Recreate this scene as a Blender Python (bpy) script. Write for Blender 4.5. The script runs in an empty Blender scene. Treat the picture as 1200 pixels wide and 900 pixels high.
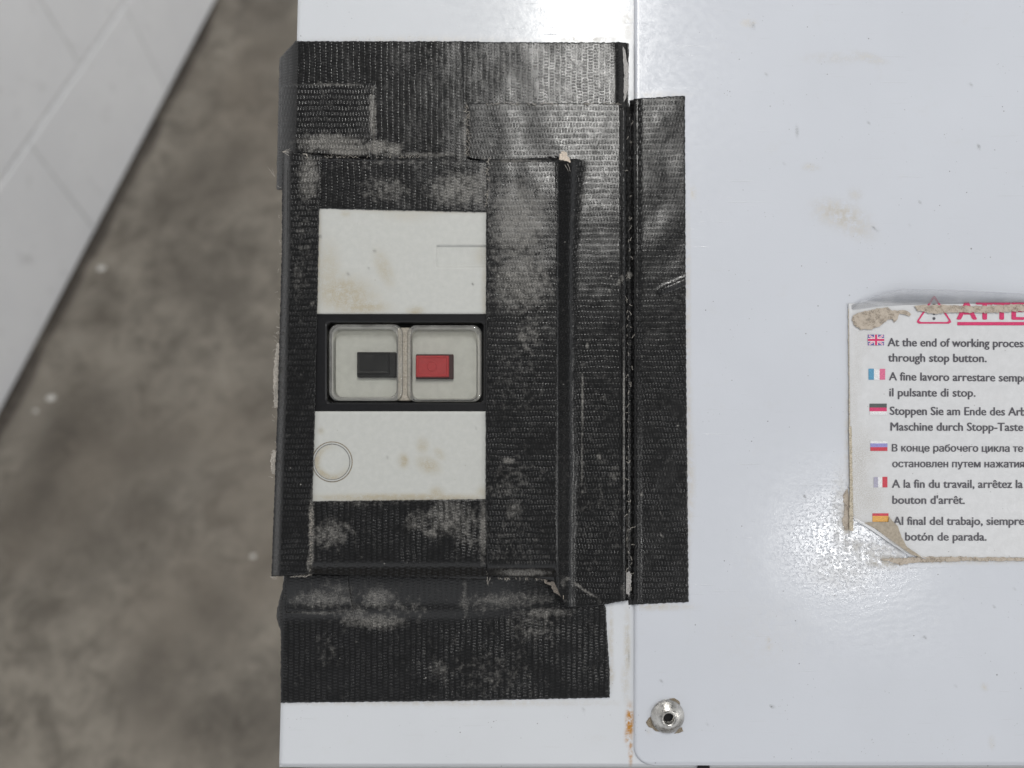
import bpy, math, random
import numpy as np
from mathutils import Vector, Matrix, noise as mnoise

random.seed(7)
rng = np.random.default_rng(7)
SC = bpy.context.scene
COL = SC.collection

# ------------------------------------------------------------------ frame of reference
# Lengths on the sloping control panel are measured in photo pixels at the panel (0.385 mm each).
S = 0.000385
F = 900.0
D = F * S                                   # camera distance to the panel
PITCH = math.radians(3.2)                   # how far the panel is from square to the lens
TILT = math.radians(24.0)                   # slope of the console top
T = Matrix.Translation((0, 0, 0.85)) @ Matrix.Rotation(TILT, 4, 'X')
CP = Vector((0, -D * math.sin(PITCH), D * math.cos(PITCH)))
FW = Vector((0, math.sin(PITCH), -math.cos(PITCH)))
UP = Vector((0, math.cos(PITCH), math.sin(PITCH)))

def U(px, py, z=0.0):
    """panel point at height z (px units) that measures px,py on the photo"""
    px = np.asarray(px, float); py = np.asarray(py, float); z = np.asarray(z, float) * S
    dx = (px - 600) / F
    k = (450 - py) / F
    dy = FW.y + k * UP.y
    dz = FW.z + k * UP.z
    t = (z - CP.z) / dz
    return np.stack(np.broadcast_arrays(t * dx, CP.y + t * dy, z), -1)

def UV3(px, py, z=0.0, zref=None):
    """as U, but plan position taken at height zref (for upright walls)"""
    p = U(px, py, z if zref is None else zref)
    p = np.array(p); p[..., 2] = np.asarray(z, float) * S
    return p

R3 = np.array(T.to_3x3())
def world_ray(px, py):
    d = FW + Vector(((px - 600) / F, 0, 0)) + UP * ((450 - py) / F)
    return T @ CP, (T.to_3x3() @ d).normalized()

# ------------------------------------------------------------------ camera
cam = bpy.data.cameras.new('camera')
cam.sensor_width = 36; cam.lens = 36 * F / 1200
cam.clip_start = 0.01; cam.clip_end = 50
cam.dof.use_dof = True; cam.dof.focus_distance = D * 0.985; cam.dof.aperture_fstop = 5.0
camo = bpy.data.objects.new('camera', cam); COL.objects.link(camo)
rot = Matrix(((1, 0, 0), (0, UP.y, -FW.y), (0, UP.z, -FW.z)))
camo.matrix_world = T @ (Matrix.Translation(CP) @ rot.to_4x4())
SC.camera = camo
SC.render.resolution_x = 1024; SC.render.resolution_y = 768

# ------------------------------------------------------------------ light: ceiling fittings of the workshop and an added fill
W = bpy.data.worlds.new('World'); SC.world = W; W.use_nodes = True
# room light: bright walls around, darker ceiling; gradient shaped to lift the wall
_bg = W.node_tree.nodes['Background']; _bg.inputs[0].default_value = (0.95, 0.97, 1.0, 1)
_tc = W.node_tree.nodes.new('ShaderNodeTexCoord'); _sx = W.node_tree.nodes.new('ShaderNodeSeparateXYZ')
_mr = W.node_tree.nodes.new('ShaderNodeMapRange'); _mr.interpolation_type = 'SMOOTHSTEP'
for _i, _v in ((1, .25), (2, .85), (3, 1.02), (4, .22)): _mr.inputs[_i].default_value = _v
W.node_tree.links.new(_tc.outputs['Generated'], _sx.inputs[0]); W.node_tree.links.new(_sx.outputs['Z'], _mr.inputs[0])
W.node_tree.links.new(_mr.outputs[0], _bg.inputs[1])
SC.view_settings.view_transform = 'Standard'
SC.view_settings.look = 'None'
SC.view_settings.exposure = -0.10
SC.view_settings.gamma = 1.0

def mirrored_area_light(name, px, py, height, sx, sy, power, col, spin=0.0):
    """area lamp under the ceiling, placed by mirroring a point of the panel plane"""
    p = Vector(U(px, py, 4)); d = (p - CP).normalized()
    r = Vector((d.x, d.y, -d.z))
    pw = T @ p; rw = T.to_3x3() @ r
    t = (height - pw.z) / rw.z
    li = bpy.data.lights.new(name, 'AREA'); li.shape = 'RECTANGLE'
    li.size = sx; li.size_y = sy; li.energy = power; li.color = col
    o = bpy.data.objects.new(name, li); COL.objects.link(o)
    o.location = pw + rw * t
    o.rotation_euler = (0, 0, spin)
mirrored_area_light('ceiling_tube', 688, -20, 2.9, 0.05, 1.2, 28, (1, 0.985, 0.95))
mirrored_area_light('ceiling_fitting', 986, 638, 2.9, 0.11, 0.12, 6.5, (1, 0.99, 0.97))
mirrored_area_light('added_wall_fill', 1720, 640, 2.9, 0.15, 1.2, 44, (1, 0.985, 0.95))  # added fill, not a known fitting, to brighten wall and floor

# ------------------------------------------------------------------ materials
class NT:
    def __init__(s, name):
        s.m = bpy.data.materials.new(name); s.m.use_nodes = True
        s.t = s.m.node_tree; s.b = s.t.nodes['Principled BSDF']
    def n(s, typ, **k):
        nd = s.t.nodes.new(typ)
        for a, v in k.items(): setattr(nd, a, v)
        return nd
    def put(s, sock, v):
        if hasattr(v, 'is_output'): s.t.links.new(v, sock)
        elif isinstance(v, (tuple, list)) and len(v) == 3 and sock.type == 'RGBA': sock.default_value = (*v, 1)
        else: sock.default_value = v
    def math(s, op, a, b=0.0, c=0.0, clamp=False):
        nd = s.n('ShaderNodeMath', operation=op, use_clamp=clamp)
        for i, v in enumerate((a, b, c)): s.put(nd.inputs[i], v)
        return nd.outputs[0]
    def vmath(s, op, a, b=(0, 0, 0)):
        nd = s.n('ShaderNodeVectorMath', operation=op)
        s.put(nd.inputs[0], a)
        if op == 'SCALE': s.put(nd.inputs['Scale'], b)
        else: s.put(nd.inputs[1], b)
        return nd.outputs[0]
    def attr(s, name, out='Fac'):
        return s.n('ShaderNodeAttribute', attribute_name=name).outputs[out]
    def noise(s, vec, scale, detail=3, rough=.55, dist=0.0, out='Fac'):
        nd = s.n('ShaderNodeTexNoise'); s.put(nd.inputs['Vector'], vec)
        nd.inputs['Scale'].default_value = scale; nd.inputs['Detail'].default_value = detail
        nd.inputs['Roughness'].default_value = rough; nd.inputs['Distortion'].default_value = dist
        return nd.outputs[out]
    def voro(s, vec, scale, out='Distance', **k):
        nd = s.n('ShaderNodeTexVoronoi', **k); s.put(nd.inputs['Vector'], vec)
        nd.inputs['Scale'].default_value = scale
        return nd.outputs[out]
    def ramp(s, v, a, b, lo=0.0, hi=1.0):
        nd = s.n('ShaderNodeMapRange'); nd.interpolation_type = 'SMOOTHSTEP'
        s.put(nd.inputs[0], v)
        for i, x in enumerate((a, b, lo, hi)): nd.inputs[i + 1].default_value = x
        return nd.outputs[0]
    def mix(s, f, a, b):
        nd = s.n('ShaderNodeMix', data_type='RGBA')
        s.put(nd.inputs['Factor'], f); s.put(nd.inputs[6], a); s.put(nd.inputs[7], b)
        return nd.outputs[2]
    def bump(s, h, dist, strength=1.0, prev=None):
        nd = s.n('ShaderNodeBump'); s.put(nd.inputs['Height'], h)
        nd.inputs['Distance'].default_value = dist; s.put(nd.inputs['Strength'], strength)
        if prev is not None: s.put(nd.inputs['Normal'], prev)
        return nd.outputs[0]
    def set(s, **k):
        for a, v in k.items(): s.put(s.b.inputs[a.replace('_', ' ')], v)
        return s.m

def plain(name, col, rough=.5, spec=.5, metal=0.0, nscale=0.0, namt=0.15):
    g = NT(name)
    c = col
    if nscale:
        pos = g.n('ShaderNodeNewGeometry').outputs['Position']
        f = g.noise(pos, nscale, 4, .6)
        f = g.ramp(f, .3, .7)
        c = g.mix(f, tuple(x * (1 - namt) for x in col), tuple(min(1, x * (1 + namt)) for x in col))
    g.set(Base_Color=c, Roughness=rough, Metallic=metal)
    g.b.inputs['Specular IOR Level'].default_value = spec
    return g.m

def tape_material(name, base=0.0050, rough=.22):
    g = NT(name)
    p = g.attr('pxy', 'Vector')
    wob = g.noise(p, .045, 2, .5, out='Color')
    wob = g.vmath('SCALE', g.vmath('SUBTRACT', wob, (.5, .5, .5)), 4.0)
    jit = g.noise(p, .33, 2, .5, out='Color')
    jit = g.vmath('SCALE', g.vmath('SUBTRACT', jit, (.5, .5, .5)), 1.1)
    q = g.vmath('ADD', g.vmath('ADD', p, wob), jit)
    sep = g.n('ShaderNodeSeparateXYZ'); g.put(sep.inputs[0], q)
    v = g.math('DIVIDE', sep.outputs[1], 6.5)
    row = g.math('FLOOR', v)
    u = g.math('ADD', g.math('DIVIDE', sep.outputs[0], 3.5), g.math('MULTIPLY', row, .5))
    cu = g.math('ADD', g.math('MULTIPLY', g.math('COSINE', g.math('MULTIPLY', u, 2 * math.pi)), .5), .5)
    cv = g.math('SUBTRACT', .5, g.math('MULTIPLY', g.math('COSINE', g.math('MULTIPLY', v, 2 * math.pi)), .5))
    cu = g.ramp(cu, .28, .9); cv = g.ramp(cv, .12, .6)
    dash = g.math('MULTIPLY', cu, cv)
    big = g.noise(p, .02, 4, .6)
    fine = g.noise(p, .75, 3, .75)
    mid = g.noise(p, .16, 4, .65)
    amp = g.ramp(g.noise(p, .03, 3, .6), .32, .66, .34, 1.0)
    # dust lodged in the weave, plus glints painted through the same mask
    d = g.attr('dust')
    haze = g.ramp(mid, .42, .8, 0.0, .16)
    sp = g.ramp(fine, .38, .72)
    tex = g.math('ADD', g.math('MULTIPLY', mid, .55), g.math('MULTIPLY', g.noise(p, .07, 5, .7), .45))
    msk = g.ramp(g.math('ADD', g.math('MULTIPLY', g.math('ADD', d, haze), .70), g.math('MULTIPLY', tex, 1.2)), .70, 1.30)
    df = g.math('MULTIPLY', g.math('MULTIPLY', msk, g.math('ADD', .18, g.math('MULTIPLY', sp, 1.0))),
                g.math('ADD', .72, g.math('MULTIPLY', dash, .35)), clamp=True)
    speck = g.voro(p, .055); speck = g.math('MULTIPLY', g.ramp(speck, .035, .06, 1, 0), g.ramp(g.noise(p, .05, 1), .5, .6))
    df = g.math('MAXIMUM', df, g.math('MULTIPLY', speck, .8))
    dash_tone = g.math('MULTIPLY', g.math('MULTIPLY', dash, amp), .035)
    dk = g.mix(g.math('ADD', big, dash_tone), (base * .8,) * 3, (base * 1.4, base * 1.38, base * 1.42))
    dk = g.mix(g.math('MULTIPLY', g.math('MULTIPLY', dash, amp), .45), dk, (.024, .0235, .025))
    col = g.mix(df, dk, (.35, .335, .31))
    r = g.math('ADD', g.ramp(mid, .3, .7, rough - .05, rough + .08), g.math('MULTIPLY', df, .35), clamp=True)
    n1 = g.bump(g.noise(p, .035, 3, .5), .0020, .07)
    n2 = g.bump(g.math('MULTIPLY', dash, amp), .00010, .9, n1)
    n3 = g.bump(fine, .00003, .5, n2)
    g.set(Base_Color=col, Roughness=r, Normal=n3)
    g.b.inputs['Specular IOR Level'].default_value = .40
    return g.m
M_TAPE = tape_material('black_cloth_tape')

def paint_material(name, base, ripples=False):
    g = NT(name)
    p = g.attr('pxy', 'Vector')
    st = g.attr('dust'); rust = g.attr('rust'); dk = g.attr('dark')
    fine = g.noise(p, .8, 3, .7); mid = g.noise(p, .12, 5, .65); big = g.noise(p, .006, 3, .5)
    c = g.mix(g.ramp(big, .3, .7), tuple(x * .97 for x in base), base)
    grime = g.math('MULTIPLY', g.ramp(g.noise(p, .028, 6, .7), .56, .8), .10)
    sf = g.math('ADD', g.math('MULTIPLY', st, g.ramp(g.math('ADD', g.math('MULTIPLY', mid, .6), g.math('MULTIPLY', fine, .5)), .44, .62)), grime, clamp=True)
    c = g.mix(sf, c, (.40, .36, .29))
    # specks of grit
    for sc_, thr, keep in ((.07, .065, .47), (.021, .026, .46), (.19, .10, .55)):
        v = g.voro(p, sc_)
        s_ = g.math('MULTIPLY', g.ramp(v, thr * .55, thr, 1, 0), g.ramp(g.noise(p, .03, 2), keep, keep + .08))
        c = g.mix(g.math('MULTIPLY', s_, .75), c, (.13, .125, .125))
    c = g.mix(g.math('MULTIPLY', dk, g.ramp(fine, .3, .6)), c, (.10, .095, .09))
    c = g.mix(g.math('MULTIPLY', rust, g.ramp(mid, .34, .58), clamp=True), c, (.42, .20, .035))
    n = g.bump(g.noise(p, .012, 2, .45), .0022, .10)
    n = g.bump(g.noise(p, .30, 3, .6), .00022, .10, n)
    if ripples:
        sep = g.n('ShaderNodeSeparateXYZ'); g.put(sep.inputs[0], g.vmath('ADD', p, g.vmath('SCALE', g.noise(p, .035, 4, .6, out='Color'), 26.0)))
        ph = g.math('ADD', g.math('MULTIPLY', sep.outputs[0], .16), g.math('MULTIPLY', sep.outputs[1], .85))
        w = g.math('SINE', g.math('MULTIPLY', ph, .75))
        n = g.bump(g.math('MULTIPLY', w, g.attr('ripple')), .000014, .35, n)
        n = g.bump(g.math('MULTIPLY', g.ramp(g.noise(p, .30, 4, .7), .53, .62), g.attr('rough')), .00016, .9, n)
    mp = g.n('ShaderNodeMapping'); g.put(mp.inputs['Vector'], p); mp.inputs['Rotation'].default_value = (0, 0, .5); mp.inputs['Scale'].default_value = (.012, .42, 1)
    scr = g.ramp(g.noise(mp.outputs[0], 1.0, 3, .6), .66, .72)
    n = g.bump(scr, .00012, .35, n)
    c = g.mix(g.math('MULTIPLY', scr, .14), c, (.3, .29, .28))
    r = g.math('ADD', g.ramp(mid, .3, .7, .13, .21), g.math('MULTIPLY', sf, .4), clamp=True)
    g.set(Base_Color=c, Roughness=r, Normal=n)
    return g.m
M_PAINT = paint_material('white_enamel_paint', (.595, .612, .640))
M_PANEL = paint_material('white_enamel_cover', (.555, .575, .620), True)

def plastic_plate_material():
    g = NT('aged_white_plastic')
    p = g.attr('pxy', 'Vector'); st = g.attr('dust'); dk = g.attr('dark')
    fine = g.noise(p, .8, 3, .75); mid = g.noise(p, .14, 5, .65)
    c = g.mix(g.ramp(mid, .35, .7), (.432, .437, .417), (.462, .467, .445))
    sf = g.math('MULTIPLY', st, g.math('ADD', .12, g.math('MULTIPLY', g.ramp(g.math('ADD', g.math('MULTIPLY', mid, .5), g.math('MULTIPLY', fine, .6)), .40, .64), 1.25)), clamp=True)
    c = g.mix(sf, c, (.36, .325, .25))
    s_ = g.math('MULTIPLY', g.ramp(g.voro(p, .09), .04, .08, 1, 0), g.ramp(g.noise(p, .06, 2), .5, .58))
    c = g.mix(g.math('MULTIPLY', s_, .5), c, (.22, .20, .17))
    c = g.mix(g.math('MULTIPLY', dk, g.ramp(fine, .2, .5)), c, (.08, .075, .07))
    n = g.bump(fine, .0003, .2)
    g.set(Base_Color=c, Roughness=.5, Normal=n)
    return g.m
M_PLATE = plastic_plate_material()

M_HOUSING = plain('dark_housing_plastic', (.05, .05, .05), .5)
M_BLACK = plain('black_plastic', (.007, .007, .008), .30, .35, 0, 900, .25)
M_BLACKBTN = plain('black_button_plastic', (.005, .005, .006), .40, .30, 0, 2500, .35)
M_BLACKBTN2 = plain('worn_black_button_edge', (.008, .008, .009), .5, .3, 0, 3500, .6)
M_RED = plain('red_button_plastic', (.54, .034, .042), .45, .5, 0, 3200, .35)
M_REDEDGE = plain('dark_red_edge', (.055, .016, .018), .6, .4, 0, 3500, .6)  # much darker red for the button's base
M_RECESS = plain('grey_white_plastic', (.70, .705, .68), .5, .4, 0, 300, .05)
M_GRIME = plain('dried_grime', (.34, .31, .265), .8, .2, 0, 1500, .28)
def glue_material():
    g = NT('brown_glue_residue')
    pos = g.n('ShaderNodeNewGeometry').outputs['Position']
    a = g.noise(pos, 380, 5, .6); b = g.noise(pos, 2200, 3, .6)
    f = g.math('ADD', g.math('MULTIPLY', a, .6), g.math('MULTIPLY', b, .4))
    g.set(Base_Color=g.mix(g.ramp(f, .36, .64), (.35, .295, .235), (.47, .41, .345)), Roughness=.55, Alpha=g.ramp(f, .36, .52, .35, .95), Normal=g.bump(f, .0004, .15))
    return g.m
M_GLUE = glue_material()
M_GLUEB = plain('bare_brown_backing', (.34, .295, .235), .6, .35, 0, 900, .15)
M_GLUE_SHADE = plain('glue_residue_and_groove_shade', (.20, .165, .12), .6, .35, 0, 2200, .5)  # sealant residue, also the painted shade ring round the plug
M_EDGE = plain('dirty_label_edge', (.42, .37, .29), .6, .35, 0, 1600, .4)
M_FIBRE = plain('pale_tape_fibre', (.42, .39, .35), .8, .2, 0, 3000, .4)
M_TORN = plain('torn_paper_fibre', (.52, .45, .38), .85, .2, 0, 2600, .45)
M_GREYPEEL = plain('peeled_tape_backing', (.30, .29, .28), .55, .4, 0, 2500, .45)
M_DARKGAP = plain('shadowed_gap', (.02, .02, .02), .7)

def clear_material(name, tint, opacity, rough):
    g = NT(name)
    g.t.nodes.remove(g.b)
    out = [n for n in g.t.nodes if n.type == 'OUTPUT_MATERIAL'][0]
    tr = g.n('ShaderNodeBsdfTransparent'); tr.inputs[0].default_value = (*tint, 1)
    pr = g.n('ShaderNodeBsdfPrincipled')
    pr.inputs['Base Color'].default_value = (*tint, 1); pr.inputs['Roughness'].default_value = rough
    pos = g.n('ShaderNodeNewGeometry').outputs['Position']
    f = g.noise(pos, 160, 3, .5)
    op = g.ramp(f, .3, .75, opacity * .75, opacity * 1.3)
    mx = g.n('ShaderNodeMixShader'); g.put(mx.inputs[0], op)
    g.t.links.new(tr.outputs[0], mx.inputs[1]); g.t.links.new(pr.outputs[0], mx.inputs[2])
    gl = g.n('ShaderNodeBsdfGlossy'); gl.inputs['Roughness'].default_value = rough
    fr = g.n('ShaderNodeFresnel'); fr.inputs['IOR'].default_value = 1.45
    m2 = g.n('ShaderNodeMixShader'); g.t.links.new(fr.outputs[0], m2.inputs[0])
    g.t.links.new(mx.outputs[0], m2.inputs[1]); g.t.links.new(gl.outputs[0], m2.inputs[2])
    g.t.links.new(m2.outputs[0], out.inputs['Surface'])
    return g.m
M_PANE = clear_material('clear_plastic_pane', (.97, .97, .955), .008, .10)
M_RIM = clear_material('clear_plastic_rim', (.88, .87, .83), .16, .08)
M_FILM = clear_material('clear_laminate_film', (.88, .885, .90), .16, .20)

def paper_material():
    g = NT('printed_label_paper')
    p = g.attr('pxy', 'Vector'); st = g.attr('dust')
    fine = g.noise(p, .9, 3, .75); mid = g.noise(p, .1, 5, .65)
    c = g.mix(g.ramp(mid, .35, .7), (.555, .56, .572), (.595, .60, .615))
    sf = g.math('MULTIPLY', g.math('ADD', st, g.ramp(g.noise(p, .05, 5, .7), .5, .85, 0, .30)), g.ramp(fine, .38, .66), clamp=True)
    c = g.mix(sf, c, (.33, .30, .25))
    s_ = g.math('MULTIPLY', g.ramp(g.voro(p, .10), .05, .09, 1, 0), g.ramp(g.noise(p, .05, 2), .44, .56))
    c = g.mix(g.math('MULTIPLY', s_, .5), c, (.20, .19, .18))
    n = g.bump(g.noise(p, .06, 3, .6), .0014, .22)
    n = g.bump(fine, .0003, .25, n)
    g.set(Base_Color=c, Roughness=.30, Normal=n)
    return g.m
M_PAPER = paper_material()
def ink(name, col): return plain(name, col, .38, .5, 0, 2600, .22)
M_INK = ink('dark_grey_ink', (.075, .072, .085))
M_PINK = ink('magenta_ink', (.55, .035, .13))
M_FPINK = ink('faded_pink_ink', (.60, .14, .25))
M_FBLUE = ink('faded_blue_ink', (.09, .27, .42))
M_FNAVY = ink('navy_ink', (.13, .10, .30))
M_FVIOLET = ink('violet_blue_ink', (.25, .24, .50))
M_FBLACK = ink('faded_black_ink', (.075, .085, .085))
M_FRED = ink('red_ink', (.48, .035, .06))
M_FGOLD = ink('golden_ink', (.62, .33, .07))
M_FWHITE = ink('white_ink', (.66, .66, .67))
M_FGREY = ink('faded_grey_ink', (.34, .33, .42))

def steel_material():
    g = NT('worn_bright_steel')
    pos = g.n('ShaderNodeNewGeometry').outputs['Position']
    f = g.noise(pos, 900, 4, .6); f2 = g.noise(pos, 260, 3, .6)
    g.set(Base_Color=g.mix(g.ramp(f2, .3, .7), (.40, .39, .37), (.58, .565, .54)), Metallic=1.0,
          Roughness=g.ramp(f, .3, .7, .20, .42), Normal=g.bump(f, .0004, .3))
    return g.m
M_STEEL = steel_material()

def concrete_material():
    g = NT('stained_concrete')
    p = g.n('ShaderNodeNewGeometry').outputs['Position']
    a = g.noise(p, 5.0, 7, .66, .6); b = g.noise(p, 17, 6, .65, .8); c_ = g.noise(p, 75, 5, .7); d = g.noise(p, 2.3, 4, .6)
    f = g.math('ADD', g.math('MULTIPLY', a, .44), g.math('ADD', g.math('MULTIPLY', b, .38), g.math('MULTIPLY', c_, .18)))
    col = g.mix(g.ramp(f, .38, .62), (.116, .102, .082), (.290, .260, .216))
    col = g.mix(g.ramp(d, .42, .68, 0, .55), col, (.150, .124, .096))
    st = g.attr('dust')
    col = g.mix(g.math('MULTIPLY', st, g.ramp(b, .30, .60), clamp=True), col, (.055, .045, .035))
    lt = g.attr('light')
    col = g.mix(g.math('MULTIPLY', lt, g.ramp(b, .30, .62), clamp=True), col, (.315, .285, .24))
    col = g.mix(g.math('MULTIPLY', g.attr('crack'), g.ramp(c_, .25, .6, .45, .9)), col, (.050, .040, .034))
    v = g.math('MULTIPLY', g.ramp(g.voro(p, 28), .03, .07, 1, 0), g.ramp(g.noise(p, 9, 2), .52, .6))
    col = g.mix(g.math('MULTIPLY', v, .5), col, (.42, .40, .36))
    g.set(Base_Color=col, Roughness=g.ramp(a, .3, .7, .45, .75), Normal=g.bump(f, .004, .3))
    return g.m
M_CONC = concrete_material()

def wall_material():
    g = NT('white_wall_panel')
    p = g.n('ShaderNodeNewGeometry').outputs['Position']
    a = g.noise(p, 6, 5, .6); b = g.noise(p, 30, 4, .6)
    c = g.mix(g.ramp(a, .3, .7), (.80, .80, .81), (.85, .85, .855))
    c = g.mix(g.math('MULTIPLY', g.math('MULTIPLY', g.ramp(b, .55, .8), .4), g.ramp(a, .45, .6)), c, (.27, .26, .25))
    g.set(Base_Color=c, Roughness=.35, Normal=g.bump(a, .01, .25))
    return g.m
M_WALL = wall_material()
M_GROUT = plain('pale_grout', (.70, .70, .70), .5, .4, 0, 60, .08)
M_CHIP = plain('pale_chip', (.66, .64, .60), .7, .3, 0, 400, .2)
M_INSIDE = plain('machine_side_paint', (.6, .61, .63), .4, .4, 0, 30, .06)

# ------------------------------------------------------------------ object helpers
def tagset(o, label=None, cat=None, group=None, kind=None):
    if label: o['label'] = label
    if cat: o['category'] = cat
    if group: o['group'] = group
    if kind: o['kind'] = kind

def thing(name, label, cat, px, py, z=0.0, group=None):
    o = bpy.data.objects.new(name, None); COL.objects.link(o)
    o.empty_display_size = 0.01
    org = Vector(U(px, py, z)); o.matrix_world = T @ Matrix.Translation(org)
    o['origin'] = tuple(org)
    tagset(o, label, cat, group)
    return o

def root_origin(o):
    while o.parent is not None: o = o.parent
    return np.array(o['origin'])

def link(name, V, faces, mat, parent=None, smooth=True, attrs=None, world=False):
    """V in panel coordinates (metres) unless world"""
    V = np.asarray(V, float).reshape(-1, 3)
    me = bpy.data.meshes.new(name)
    if parent is not None: org = root_origin(parent)
    elif world: org = np.array([V[:, 0].mean(), V[:, 1].mean(), V[:, 2].min()])
    else: org = np.array([V[:, 0].mean(), V[:, 1].mean(), V[:, 2].min()])
    me.from_pydata((V - org).tolist(), [], [tuple(f) for f in faces])
    me.validate(); me.update()
    if smooth is True: me.polygons.foreach_set('use_smooth', [True] * len(me.polygons))
    elif smooth is not False: me.polygons.foreach_set('use_smooth', [i < smooth for i in range(len(me.polygons))])
    for k, a in (attrs or {}).items():
        a = np.asarray(a, float)
        if a.ndim == 2:
            at = me.attributes.new(k, 'FLOAT_VECTOR', 'POINT'); at.data.foreach_set('vector', a.ravel())
        else:
            at = me.attributes.new(k, 'FLOAT', 'POINT'); at.data.foreach_set('value', a)
    me.materials.append(mat)
    o = bpy.data.objects.new(name, me); COL.objects.link(o)
    if parent is not None:
        o.parent = parent
    elif world: o.location = org
    else:
        o.matrix_world = T @ Matrix.Translation(Vector(org)); o['origin'] = tuple(org)
    return o

def pts3(a):
    a = np.asarray(a, float)
    return np.concatenate([a, np.zeros((*a.shape[:-1], 1))], -1)

def grid(name, PX, PY, Z, thick, mat, parent=None, swap=False, attrs=None):
    """closed sheet: top surface grid, same grid below, edge faces"""
    nv, nu = PX.shape
    top = U(PX, PY, Z).reshape(-1, 3)
    bot = top - np.array([0, 0, thick * S])
    n = nv * nu
    idx = np.arange(n).reshape(nv, nu)
    a, b, c, d = idx[:-1, :-1].ravel(), idx[:-1, 1:].ravel(), idx[1:, 1:].ravel(), idx[1:, :-1].ravel()
    ft = np.stack([a, d, c, b], 1)
    fb = np.stack([a, b, c, d], 1) + n
    ring = np.concatenate([idx[0, :], idx[1:, -1], idx[-1, -2::-1], idx[-2:0:-1, 0]])
    nx = np.roll(ring, -1)
    fs = np.stack([ring, nx, nx + n, ring + n], 1)
    faces = np.concatenate([ft, fb, fs]).tolist()
    P = np.stack([PX.ravel(), PY.ravel()], -1)
    pxy = P[:, ::-1] if swap else P
    A = {'pxy': np.tile(pts3(pxy), (2, 1))}
    for k, fn in (attrs or {}).items():
        A[k] = np.tile(fn(P[:, 0], P[:, 1]), 2)
    return link(name, np.concatenate([top, bot]), faces, mat, parent, len(ft) + len(fb), A)

def loft(name, loops, mat, parent=None, zref=None, cap0=False, cap1=True, smooth=False, label=None, raw=False):
    """loops: list of (points px, z) with equal counts; quads between neighbours"""
    V = []; n = len(loops[0][0])
    for pts, z in loops:
        p = np.asarray(pts, float)
        V.append(p if raw else UV3(p[:, 0], p[:, 1], z, zref))
    faces = []
    for k in range(len(loops) - 1):
        for i in range(n):
            j = (i + 1) % n
            faces.append((k * n + i, k * n + j, (k + 1) * n + j, (k + 1) * n + i))
    if cap0: faces.append(tuple(range(n)))
    if cap1: faces.append(tuple(range((len(loops) - 1) * n, len(loops) * n)))
    o = link(name, np.concatenate(V), faces, mat, parent, smooth)
    bm_fix(o)
    return o

def bm_fix(o):
    import bmesh
    bm = bmesh.new(); bm.from_mesh(o.data); bmesh.ops.recalc_face_normals(bm, faces=bm.faces); bm.to_mesh(o.data); bm.free()

def rr(x0, y0, x1, y1, r, n=6):
    """rounded rectangle, counter-clockwise seen from above (photo y runs down)"""
    out = []
    for cx, cy, a0 in ((x1 - r, y0 + r, 0), (x0 + r, y0 + r, 90), (x0 + r, y1 - r, 180), (x1 - r, y1 - r, 270)):
        for k in range(n + 1):
            a = math.radians(a0 + 90 * k / n)
            out.append((cx + r * math.cos(a), cy - r * math.sin(a)))
    return np.array(out)

def inset(p, d):
    c = (p.max(0) + p.min(0)) / 2; h = (p.max(0) - p.min(0)) / 2
    return c + (p - c) * ((h - d) / h)

def block(name, p, z0, z1, mat, parent, bev=0.8, smooth=False):
    zr = z1
    return loft(name, [(p, z0), (p, z1 - bev), (inset(p, bev * .35), z1 - bev * .3), (inset(p, bev), z1)], mat, parent, zr, True, True, smooth)

def poly(name, pts, z, thick, mat, parent, rough=0.0, step=2.0, seed=0):
    """flat thin piece with a slightly ragged outline"""
    P = []
    n = len(pts)
    for i in range(n):
        a = np.array(pts[i], float); b = np.array(pts[(i + 1) % n], float)
        k = max(1, int(np.hypot(*(b - a)) / step)) if rough else 1
        for j in range(k):
            q = a + (b - a) * j / k
            if rough:
                q = q + rough * np.array([mnoise.noise((q[0] * .45, q[1] * .45, seed)), mnoise.noise((q[0] * .45, q[1] * .45, seed + 9.5))]) * 1.6
            P.append(q)
    P = np.array(P)
    return loft(name, [(P, z - thick), (P, z)], mat, parent, z, True, True)

def tubes(name, lines, r, mat, parent):
    """many short threads in one mesh; lines: lists of (px,py,z)"""
    V = []; Fs = []
    for L in lines:
        P = np.array([U(*q) for q in L]); base = len(V)
        for i, q in enumerate(P):
            d = P[min(i + 1, len(P) - 1)] - P[max(i - 1, 0)]; d /= np.linalg.norm(d) + 1e-12
            s = np.cross(d, [0, 0, 1.0]); s /= np.linalg.norm(s) + 1e-9; t = np.cross(s, d)
            rr_ = r * S * (1 - .6 * i / len(P))
            for k in range(4):
                a = math.pi / 2 * k
                V.append(q + rr_ * (s * math.cos(a) + t * math.sin(a)))
        for i in range(len(P) - 1):
            for k in range(4):
                l = (k + 1) % 4
                Fs.append((base + i * 4 + k, base + i * 4 + l, base + i * 4 + 4 + l, base + i * 4 + 4 + k))
    return link(name, V, Fs, mat, parent)

def hair(x, y, z, dx, dy, L, n=5, wig=.8):
    out = []; h = math.hypot(dx, dy); dx /= h; dy /= h
    for i in range(n):
        t = i / (n - 1) * L
        out.append((x + dx * t + random.uniform(-wig, wig) * (i > 0), y + dy * t + random.uniform(-wig, wig) * (i > 0), z + random.uniform(0, 2)))
    return out

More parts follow.
